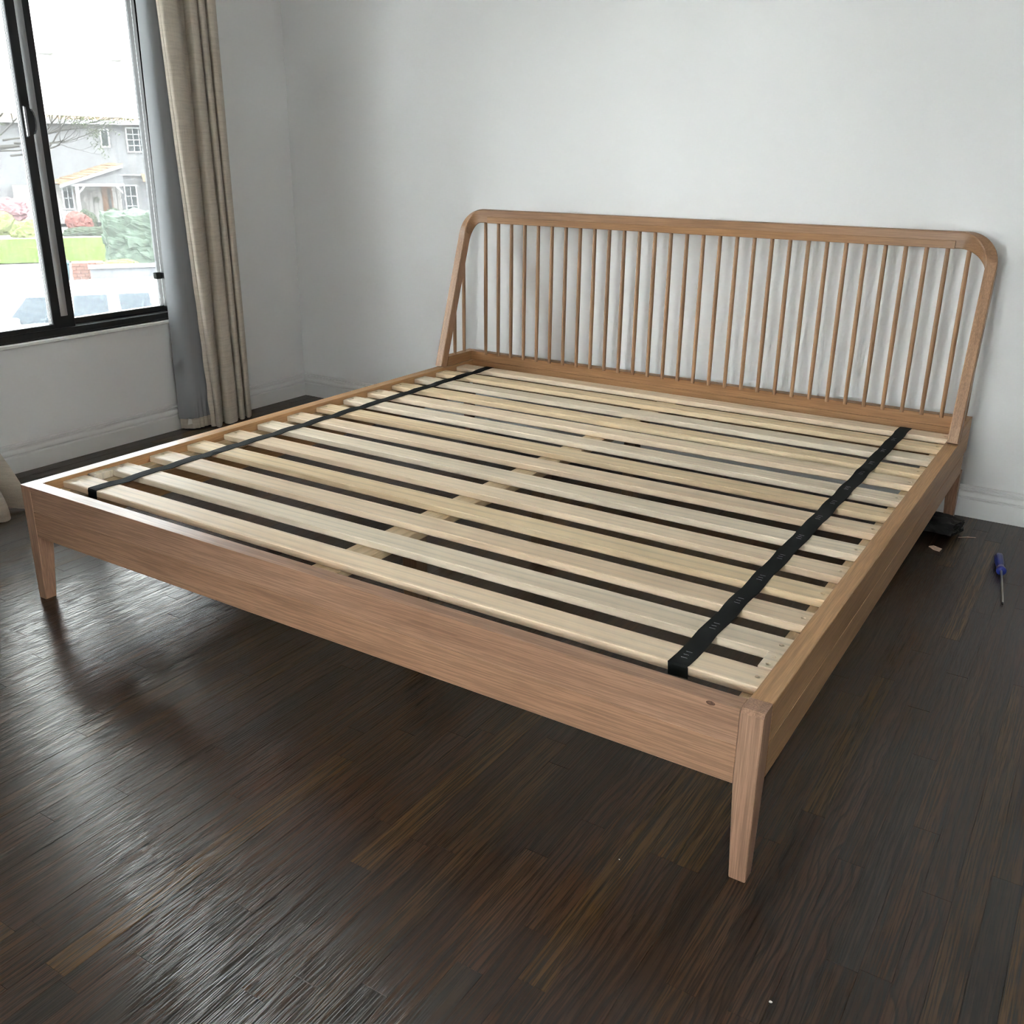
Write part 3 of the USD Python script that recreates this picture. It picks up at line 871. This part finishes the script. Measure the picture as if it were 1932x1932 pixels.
# ------------------------------------------------------------------ small things on the floor
sd = thing('screwdriver', 'blue handled screwdriver lying on the dark floor right of the bed', 'screwdriver')
A_, B_, C_ = np.array([2.2050, 1.790, 0.0160]), np.array([2.2270, 1.668, 0.0150]), np.array([2.2590, 1.445, 0.0040])
dirv = (C_ - B_) / np.linalg.norm(C_ - B_)
Lh = np.linalg.norm(B_ - A_)
flute = []
for zz, r in ((0, 0.004), (0.002, 0.0105), (0.008, 0.0140), (0.03, 0.0150), (0.075, 0.0142), (0.095, 0.0122), (0.105, 0.0125), (0.118, 0.0146), (Lh, 0.0140)):
    ring = [((r * (1 - (0.10 if 0.004 < zz < 0.1 else 0) * (0.5 + 0.5 * math.cos(6 * a)))) * math.cos(a), (r * (1 - (0.10 if 0.004 < zz < 0.1 else 0) * (0.5 + 0.5 * math.cos(6 * a)))) * math.sin(a), zz) for a in np.linspace(0, 2 * math.pi, 49)]
    flute.append(ring)
fl = sheet(flute)
fl = trimesh.util.concatenate([fl, hull([p for p in flute[0]] + [(0, 0, -0.0005)]), hull([p for p in flute[-1]] + [(0, 0, Lh + 0.0008)])])
fl.invert()
obj('handle', along(fl, A_, B_), BLUEP, sd, smooth=40, label='blue fluted plastic handle')
Ls = np.linalg.norm(C_ - B_)
obj('shank', along(rev([(0, -0.002), (0.0032, -0.002), (0.0032, Ls - 0.012), (0.0030, Ls - 0.010), (0, Ls - 0.010)], 14), B_, C_), STEEL, sd, smooth=40, label='steel shank')
obj('tip', along(rev([(0, Ls - 0.0105), (0.0028, Ls - 0.0105), (0.0026, Ls - 0.005), (0.0012, Ls), (0, Ls)], 8), B_, C_), BLACKF, sd)


def lump(c, size, rot, seed, amp=0.05):
    m = bx(-0.5, 0.5, -0.5, 0.5, -0.5, 0.5, 0.04)
    for _ in range(4):
        m = m.subdivide()
    v = m.vertices
    v = v + ((meshkit.fbm(v * np.array([9.0, 4.0, 4.0]) + seed, 3, seed) - 0.5)[:, None] * amp) * np.array([0.3, 1.0, 1.6])
    m.vertices = v * size
    m.apply_transform(trimesh.transformations.rotation_matrix(rot, (0, 0, 1)))
    m.apply_translation((c[0], c[1], c[2] - m.bounds[0, 2]))
    return m


obj('foam_block', lump((1.965, 1.966, 0.0005), (0.205, 0.085, 0.044), -0.30, 4, 0.22), BLACKR, smooth=30, label='black rough edged block on the floor beside the rear right bed leg', cat='block')
obj('wood_chip', prism([(2.003, 1.787), (2.015, 1.802), (2.043, 1.787), (2.040, 1.760), (2.022, 1.766)], 0.0006, 0.0030), CHIPW, label='pinkish wood chip on the floor near the black block', cat='wood chip')
obj('wood_splinter', hull([(2.068, 1.930, 0.0006), (2.118, 1.960, 0.0006), (2.119, 1.957, 0.0006), (2.092, 1.940, 0.0026), (2.070, 1.927, 0.0006), (2.095, 1.948, 0.0022)]), CHIPW, label='thin pale splinter at the end of the black block', cat='splinter')
obj('paper_sliver', hull([(-0.125, 0.969, 0.0006), (-0.119, 0.967, 0.0006), (-0.107, 0.990, 0.0006), (-0.113, 0.991, 0.0006), (-0.116, 0.98, 0.002)]), PAPER, label='white sliver seen between slats under the left of the bed', cat='sliver')
obj('paper_sliver', hull([(0.028, 0.602, 0.0006), (0.034, 0.600, 0.0006), (0.052, 0.622, 0.0006), (0.046, 0.624, 0.0006), (0.04, 0.612, 0.0018)]), PAPER, label='tiny white sliver on the floor below the second slat', cat='sliver')
rc = random.Random(3)


def crumb(x, y, r, label):
    m = trimesh.creation.icosphere(1, r)
    m.vertices = m.vertices * (1 + 0.5 * (meshkit.noise(m.vertices * 900 + x * 50, 2) - 0.5))[:, None] * (1.2, 0.9, 0.7)
    m.apply_translation((x, y, -m.bounds[0, 2] + 0.0004))
    obj('crumb', m, PAPER, label=label, cat='crumb')


def fl_hit(u, v):
    d = _fw + _r * (u - 966) / FPX - _u * (v - CY) / FPX
    t = -CAM[2] / d[2]
    return CAM + t * d


crumb(2.1470, -0.2175, 0.0022, 'beige crumb on the floor in front of the right bed leg')
crumb(2.2790, -0.2010, 0.0013, 'white crumb on bare floor near the lower right')
crumb(1.8240, -0.0660, 0.0010, 'white crumb just left of the front right leg')

# ------------------------------------------------------------------ porch roof outside window_1
pr = thing('porch_roof', 'white wooden porch roof with beam and rafter outside the window', 'porch roof')
PXB = -2.6
PY0, PY1 = 0.50, 2.53
obj('beam', bx(PXB - 0.10, PXB, PY0, PY1, 1.41, 1.63, 0.004), O_WHITE, pr)
obj('beam_trim', bx(PXB - 0.13, PXB - 0.004, PY0, PY1 + 0.03, 1.345, 1.408, 0.004), O_WHITE, pr)
sl = 0.41


def zroof(x):
    return 1.655 + sl * (x - PXB)


nb = 9
for i in range(nb):
    xa = PXB - 0.35 + (XW - TL - PXB + 0.35) * i / nb
    xb2 = PXB - 0.35 + (XW - TL - PXB + 0.35) * (i + 1) / nb - 0.004
    obj('soffit_board', hull([(x, y, zroof(x) + dz) for x in (xa, xb2) for y in (PY0, PY1 + 0.15) for dz in (0.0, 0.02)]), O_WHITE, pr)
for yy in (0.70, 1.36, 2.03, 2.45):
    obj('rafter', hull([(x, y, zroof(x) + dz) for x in (PXB - 0.3, XW - TL) for y in (yy, yy + 0.09) for dz in (-0.10, -0.001)]), O_WHITE, pr)
for yy in (PY0 + 0.06,):
    obj('post', bx(PXB - 0.10, PXB, yy - 0.05, yy + 0.05, -2.1, 1.345, 0.004), O_WHITE, pr)

# ------------------------------------------------------------------ the street outside
# local frame: x = to the right, y = away from the house, z up; origin below the camera
EANG = math.atan2(0.836, 0.549)
ER, ED = np.array([math.cos(EANG), math.sin(EANG), 0]), np.array([-math.sin(EANG), math.cos(EANG), 0])


def E(r, d, z=0.0):
    return np.array([CAM[0], CAM[1], 0]) + ER * r + ED * d + np.array([0, 0, z])


def gz(d):
    return -2.2 - (min(max(d, 8), 34) - 8) / 26 * 1.1


def emesh(m):
    m = m.copy()
    v = m.vertices
    m.vertices = np.array([CAM[0], CAM[1], 0]) + v[:, :1] * ER + v[:, 1:2] * ED + v[:, 2:] * np.array([0, 0, 1.0])
    return m


def egrid(r0, r1, ds, lift, nr=14):
    V = [[E(r, d, gz(d) + lift) for r in np.linspace(r0, r1, nr)] for d in ds]
    m = sheet(V)
    if m.face_normals[:, 2].mean() < 0:
        m.invert()
    return m


obj('ground', egrid(-160, 160, [4.8, 8, 14, 20, 27, 34, 45, 80, 200], -0.02), O_GROUND, kind='structure', label='pale ground of the yard and street')
obj('patio', egrid(-16, 5, np.linspace(4.8, 13.5, 5), 0.02), O_REFLECT, kind='structure', label='added unseen patio outside below the window')  # added below the view to bounce light onto the soffit and indoors
obj('street', egrid(-60, 60, np.linspace(22, 44, 8), 0.0), O_ASPH, kind='structure', label='pale grey street and driveway across from the window')
obj('lawn', egrid(-9, 1.75, np.linspace(45.5, 58, 6), 0.03), O_LAWN, kind='structure', label='bright green lawn in front of the house')

HD = 66.0
hloc = E(0, HD)
hs = thing('house', 'pale two storey house with a porch across the street', 'house', loc=tuple(hloc), rotz=EANG)
ZG = -3.1
obj('wall', bx(-4.0, 9.0, 1.5, 9.0, ZG, 2.75), O_WALL, hs)
obj('roof', hull([(-4.6, 0.9, 2.72), (9.6, 0.9, 2.72), (-4.6, 0.9, 2.86), (9.6, 0.9, 2.86), (-4.6, 5.2, 4.6), (9.6, 5.2, 4.6), (-4.6, 9.6, 2.8), (9.6, 9.6, 2.8)]), O_SHING, hs)
obj('fascia', bx(-4.6, 9.6, 0.82, 0.9, 2.62, 2.86), O_TRIMW, hs)


def hwin(x0, x1, z0, z1, nx, nz, y=1.5, fw=0.09):
    f = [bx(x0 - fw, x0, y - 0.10, y + 0.02, z0 - fw, z1 + fw), bx(x1, x1 + fw, y - 0.10, y + 0.02, z0 - fw, z1 + fw), bx(x0, x1, y - 0.10, y + 0.02, z1, z1 + fw), bx(x0, x1, y - 0.10, y + 0.02, z0 - fw, z0)]
    for i in range(1, nx):
        xm = x0 + (x1 - x0) * i / nx
        f.append(bx(xm - 0.025, xm + 0.025, y - 0.07, y + 0.02, z0, z1))
    for i in range(1, nz):
        zm = z0 + (z1 - z0) * i / nz
        f.append(bx(x0, x1, y - 0.07, y + 0.02, zm - 0.025, zm + 0.025))
    w = obj('window', cat_(f), O_TRIMW, hs)
    for i in range(nx):
        for j in range(nz):
            obj('pane', bx(x0 + (x1 - x0) * i / nx, x0 + (x1 - x0) * (i + 1) / nx, y - 0.03, y - 0.005, z0 + (z1 - z0) * j / nz, z0 + (z1 - z0) * (j + 1) / nz), O_GLASS, w)


hwin(4.20, 5.22, 1.12, 2.42, 3, 4)
hwin(2.72, 3.08, 1.40, 2.30, 1, 1)
hwin(3.72, 4.32, -2.72, -0.95, 2, 3)
hwin(0.14, 0.62, -2.20, -1.02, 2, 2, y=0.9)
obj('belt_course', bx(3.3, 9.0, 1.38, 1.5, -0.32, -0.24), O_TRIMW, hs)
obj('bay_wall', bx(-2.6, 0.86, 0.9, 1.5, ZG, -0.85), O_BOARD, hs)
for i in range(11):
    obj('board', bx(-2.5 + i * 0.30, -2.24 + i * 0.30, 0.87, 0.9, ZG, -2.32), O_TRIMW, hs)
for i in range(9):
    obj('board', bx(0.95 + i * 0.28, 1.20 + i * 0.28, 1.46, 1.5, ZG, -0.8), O_BOARD, hs)
dr = obj('door', bx(2.33, 2.92, 1.42, 1.5, -2.95, -0.90), O_DOOR, hs, label='brown front door')
obj('pane', bx(2.66, 2.82, 1.39, 1.42, -2.3, -1.1), O_GLASS, dr)
obj('wreath', rev([(0.09, -0.03), (0.16, -0.03), (0.16, 0.03), (0.09, 0.03), (0.09, -0.03)], 14).apply_transform(trimesh.transformations.rotation_matrix(math.pi / 2, (1, 0, 0))).apply_translation((1.98, 1.40, -1.72)), O_DKBUSH, hs)
# porch: gable board, beam, post, braces, shingled slope
A0, B0, C0, D0 = (0.0, -0.25, -0.86), (3.62, -0.25, 0.30), (1.4, 4.8, 0.42), (-2.2, 4.8, -0.74)
obj('porch_gable', hull([(0.35, 0.0, -0.84), (3.6, 0.0, -0.84), (3.6, 0.0, 0.22), (0.35, 0.08, -0.84), (3.6, 0.08, -0.84), (3.6, 0.08, 0.22)]), O_WALL, hs)
obj('barge_board', hull([(0.0, -0.25, -0.98), (0.0, -0.25, -0.80), (3.62, -0.25, 0.18), (3.62, -0.25, 0.36), (0.0, -0.17, -0.98), (0.0, -0.17, -0.80), (3.62, -0.17, 0.18), (3.62, -0.17, 0.36)]), O_TRIMW, hs)
obj('porch_beam', bx(0.62, 3.6, -0.1, 0.1, -0.90, -0.74), O_TRIMW, hs)
obj('porch_post', bx(0.82, 1.02, -0.1, 0.1, ZG, -0.90), O_TRIMW, hs)
for x0_, x1_, s in ((1.0, 1.42, 1), (3.5, 3.08, -1)):
    obj('brace', hull([(x0_, -0.05, -1.36), (x0_, -0.05, -1.22), (x1_, -0.05, -0.90), (x1_ - s * 0.14, -0.05, -0.90), (x0_, 0.05, -1.36), (x0_, 0.05, -1.22), (x1_, 0.05, -0.90), (x1_ - s * 0.14, 0.05, -0.90)]), O_TRIMW, hs)
A0, B0, C0, D0 = (np.array(p) for p in (A0, B0, C0, D0))
rsg = random.Random(8)
rows, cols = 9, 14
for i in range(rows):
    ms = []
    for j in range(cols):
        u0, u1, v0, v1 = (j + 0.03) / cols, (j + 0.97) / cols, i / rows, (i + 1.15) / rows
        P = [(A0 * (1 - v) + B0 * v) * (1 - u) + (D0 * (1 - v) + C0 * v) * u for u, v in ((u0, v0), (u1, v0), (u1, v1), (u0, v1))]
        dz = rsg.uniform(0, 0.03)
        ms.append(hull([p + np.array([0, 0, 0.02 + dz + q + (0.05 if k < 2 else 0)]) for k, p in enumerate(P) for q in (0, 0.04)]))
    obj('shingle_row', cat_(ms), O_SHING, hs)
obj('side_roof', hull([(4.75, 0.3, -0.66), (9.2, 0.3, -0.66), (4.75, 0.3, -0.54), (9.2, 0.3, -0.54), (4.75, 1.5, -0.2), (9.2, 1.5, -0.2)]), O_SHING, hs)


def bush(name, r, d, z, size, mat, label, catg='bush', seed=1, n=5, group=None):
    rb = random.Random(seed)
    ms = []
    for i in range(n):
        s = trimesh.creation.icosphere(3, 1.0)
        v = s.vertices * (1 + 0.55 * (meshkit.fbm(s.vertices * 3.5 + seed * 7 + i, 4, seed) - 0.5))[:, None]
        q = np.array([rb.uniform(-0.5, 0.5), rb.uniform(-0.3, 0.3), rb.uniform(0.0, 0.5)]) * (0 if n == 1 else 1)
        v = v * np.array(size) * (rb.uniform(0.55, 0.8) if n > 1 else 1.0) + q * np.array(size)
        s.vertices = v + np.array([r, d, z])
        ms.append(emesh(s))
    return obj(name, cat_(ms), mat, label=label, cat=catg, group=group)


bush('flowering_bush', 0.68, 62.0, -3.0, (0.75, 0.6, 0.75), O_RED, 'red flowering bush left of the house door', seed=2)
bush('flowering_bush', 1.25, 63.0, -2.95, (0.55, 0.5, 0.75), O_DKBUSH, 'dark green bush beside the porch post', seed=3)
bush('flowering_bush', 2.85, 62.5, -2.9, (0.6, 0.5, 0.75), O_DKBUSH, 'dark bush right of the house door', seed=4)
bush('flowering_bush', 3.6, 61.0, -2.8, (0.9, 0.6, 0.7), O_HEDGE, 'pale green bush under the lower house window', seed=5)
bush('flowering_bush', 1.4, 60.0, -3.3, (1.3, 0.5, 0.45), O_DKBUSH, 'low dark planting along the house front', seed=6)
bush('flowering_bush', -3.0, 63.6, -2.3, (1.5, 0.8, 0.9), O_PINK, 'pink flowering shrub behind the clipped bushes', seed=7)
bush('flowering_bush', -6.6, 66.0, -2.2, (1.6, 0.8, 0.9), O_PINK, 'pink flowering shrub at the left end of the garden', seed=17)
bush('clipped_bush', -1.9, 60.0, -3.2, (0.85, 0.7, 0.75), O_YELLOW, 'yellow green clipped bush nearest the lawn', 'bush', seed=8, n=1)
bush('clipped_bush', -3.4, 62.0, -3.0, (1.0, 0.7, 0.9), O_YELLOW, 'yellow green clipped bush in the garden left of the mullion', 'bush', seed=9, n=1)
# clipped hedge
hg = trimesh.creation.box((1, 1, 1))
for _ in range(5):
    hg = hg.subdivide()
hv = hg.vertices * np.array([4.6, 3.0, 2.15]) + np.array([3.75, 44.0, -2.35])
hv = hv + (meshkit.fbm(hv * 3.0, 4, 3) - 0.5)[:, None] * 0.5 * np.sign(hg.vertices)
hg.vertices = hv
obj('hedge', emesh(hg), O_HEDGE, label='tall clipped pale green hedge right of the lawn', cat='hedge')
bush('flowering_bush', 1.75, 40.5, -3.1, (0.7, 0.4, 0.35), O_YELLOW, 'low yellow flowers at the foot of the hedge', seed=12)
# low garden wall, brick pier, bin
gw = thing('garden_wall', 'low grey garden wall with a pale cap in front of the hedge', 'wall')
obj('wall_body', emesh(bx(0.55, 8.0, 35.0, 35.35, -3.25, -2.50)), O_STONE, gw)
obj('wall_cap', emesh(bx(0.50, 8.0, 34.9, 35.45, -2.50, -2.42)), O_TRIMW, gw)
bp = thing('brick_pier', 'short reddish brick pier at the end of the garden wall', 'pier')
rbk = random.Random(4)
for row in range(7):
    for j in range(4):
        o = 0.125 if row % 2 else 0.0
        a = 0.02 + j * 0.25 - o
        obj('brick', emesh(bx(max(0.0, a), min(1.0, a + 0.235), 35.9 + rbk.uniform(0, .01), 36.7, -3.2 + row * 0.115, -3.2 + row * 0.115 + 0.102)), O_BRICK, bp)
bn = thing('recycling_bin', 'teal wheeled bin left of the brick pier', 'bin')
obj('body', emesh(frustum((-0.52, -0.12, 36.2, 36.7), (-0.58, -0.06, 36.1, 36.75), -3.2, -2.45, 0.02)), O_BIN, bn)
obj('lid', emesh(bx(-0.60, -0.04, 36.05, 36.78, -2.45, -2.38, 0.02)), O_BIN, bn)

# white SUV parked in the driveway
car = thing('car', 'white parked estate car in the driveway below the window', 'car')
CD, CZ = 19.0, -2.80
low_ = hull([(r, CD + dd, CZ + z) for r, z in ((-2.3, 0.35), (2.9, 0.35), (-2.35, 0.75), (2.95, 0.80), (-2.2, 1.0), (2.9, 1.02)) for dd in (0.0, 1.8)])
cab_ = hull([(r, CD + dd, CZ + z) for r, z, i in ((-1.45, 0.98, 0.02), (2.75, 0.98, 0.02), (-0.75, 1.60, 0.16), (2.35, 1.62, 0.16)) for dd in (i, 1.8 - i)])
obj('car_body', emesh(cat_([low_, cab_])), O_CAR, car)
for r0, r1, t0, t1 in ((-1.18, -0.28, -0.80, -0.24), (-0.08, 0.52, -0.04, 0.52), (0.74, 1.30, 0.72, 1.24), (1.46, 2.45, 1.44, 2.18)):
    obj('car_window', emesh(hull([(r, CD + y, CZ + z) for r, z, y in ((r0, 1.06, 0.02), (r1, 1.06, 0.02), (t0, 1.50, 0.11), (t1, 1.50, 0.11), (r0, 1.06, 0.06), (r1, 1.06, 0.06), (t0, 1.50, 0.15), (t1, 1.50, 0.15))])), O_CARGL, car)
for rr in (-1.45, 2.0):
    wm = rev([(0, -0.11), (0.34, -0.11), (0.36, -0.05), (0.36, 0.05), (0.34, 0.11), (0, 0.11)], 20)
    wm.apply_transform(trimesh.transformations.rotation_matrix(math.pi / 2, (1, 0, 0)))
    wm.apply_translation((rr, CD + 0.02, CZ + 0.36))
    obj('wheel', emesh(wm), O_TIRE, car, smooth=40)
mr = bx(-1.15, -0.95, CD - 0.22, CD + 0.0, CZ + 1.02, CZ + 1.18, 0.03)
obj('mirror', emesh(mr), O_CAR, car)


# trees
def tree(label, r, d, z, height, spread, seed, leafmat, nleaf, lean_r=0.0, leaf=0.22, group=None, limbs=()):
    rt = random.Random(seed)
    t = thing('tree', label, 'tree', group=group)
    segs, tips = [], []

    def grow(p, dirv, length, rad, depth):
        pts = [p]
        q, dv = p.copy(), dirv.copy()
        for _ in range(4):
            dv = dv + np.array([rt.uniform(-.22, .22), rt.uniform(-.22, .22), rt.uniform(-.1, .16)])
            dv /= np.linalg.norm(dv)
            q = q + dv * length / 4
            pts.append(q)
        segs.append(tube(pts, np.linspace(rad, rad * 0.6, 5), 6))
        if depth == 0:
            tips.append((pts[-1], pts[2]))
            return
        for _ in range(rt.choice((2, 3, 3))):
            nd = dv + np.array([rt.uniform(-spread, spread), rt.uniform(-spread, spread), rt.uniform(-.35, .5)])
            grow(pts[-1] if rt.random() < 0.6 else pts[3], nd / np.linalg.norm(nd), length * rt.uniform(.62, .8), rad * 0.58, depth - 1)
    if limbs:
        segs.append(tube([(r, d, -1.2), (r + 0.4, d, 0.1), (-3.2, d, 0.9), (-2.2, d, 1.2), (-1.3, d, 1.3)], [0.20, 0.17, 0.13, 0.10, 0.06], 7))
    for (lr, lz, dr, dz_, ll) in limbs:
        dv0 = np.array([dr, rt.uniform(-.2, .2), dz_])
        grow(np.array([lr, d, lz]), dv0 / np.linalg.norm(dv0), ll, 0.05, 4)
    grow(np.array([r, d, z]), np.array([lean_r, 0, 1.0]) / math.hypot(lean_r, 1), height * 0.38, height * 0.028, 4)
    obj('trunk', emesh(cat_(segs)), O_BARK, t)
    V, F = [], []
    rl = np.random.default_rng(seed)
    for i in range(nleaf):
        a, b = tips[rl.integers(len(tips))]
        c = a + (b - a) * rl.uniform(0, 1) + rl.normal(0, leaf * 1.6, 3)
        u = rl.normal(0, 1, 3)
        u /= np.linalg.norm(u)
        w = np.cross(u, rl.normal(0, 1, 3))
        w /= np.linalg.norm(w) + 1e-9
        s = leaf * rl.uniform(.5, 1.0)
        k = len(V)
        V += [c - u * s, c + w * s * 0.35, c + u * s, c - w * s * 0.35]
        F += [(k, k + 1, k + 2), (k, k + 2, k + 3)]
    obj('foliage', emesh(trimesh.Trimesh(np.array(V), F, process=False)), leafmat, t, kind='stuff')
    return t


tree('open branched street tree in front of the house', -4.9, 47.0, -3.2, 8.8, 0.8, 21, O_GREEN, 3800, lean_r=0.25, leaf=0.085, limbs=((-1.7, 0.9, 1.0, 0.10, 2.0), (-1.5, 1.4, 1.0, -0.12, 2.0), (-1.9, 1.5, 1.0, 0.16, 2.2), (-1.2, 1.2, 1.0, 0.32, 1.7), (-2.6, 1.1, 1.0, -0.15, 1.6), (-2.4, 1.3, 0.6, 0.5, 1.8)))
tree('leafy tree at the left of the view behind the shrubs', -7.4, 76.0, -3.2, 9.0, 0.7, 5, O_YELLOW, 2600, leaf=0.22)
tree('dark leafy tree far left beyond the garden', -8.0, 60.0, -3.2, 10.5, 0.8, 9, O_GREEN, 2600, leaf=0.24)
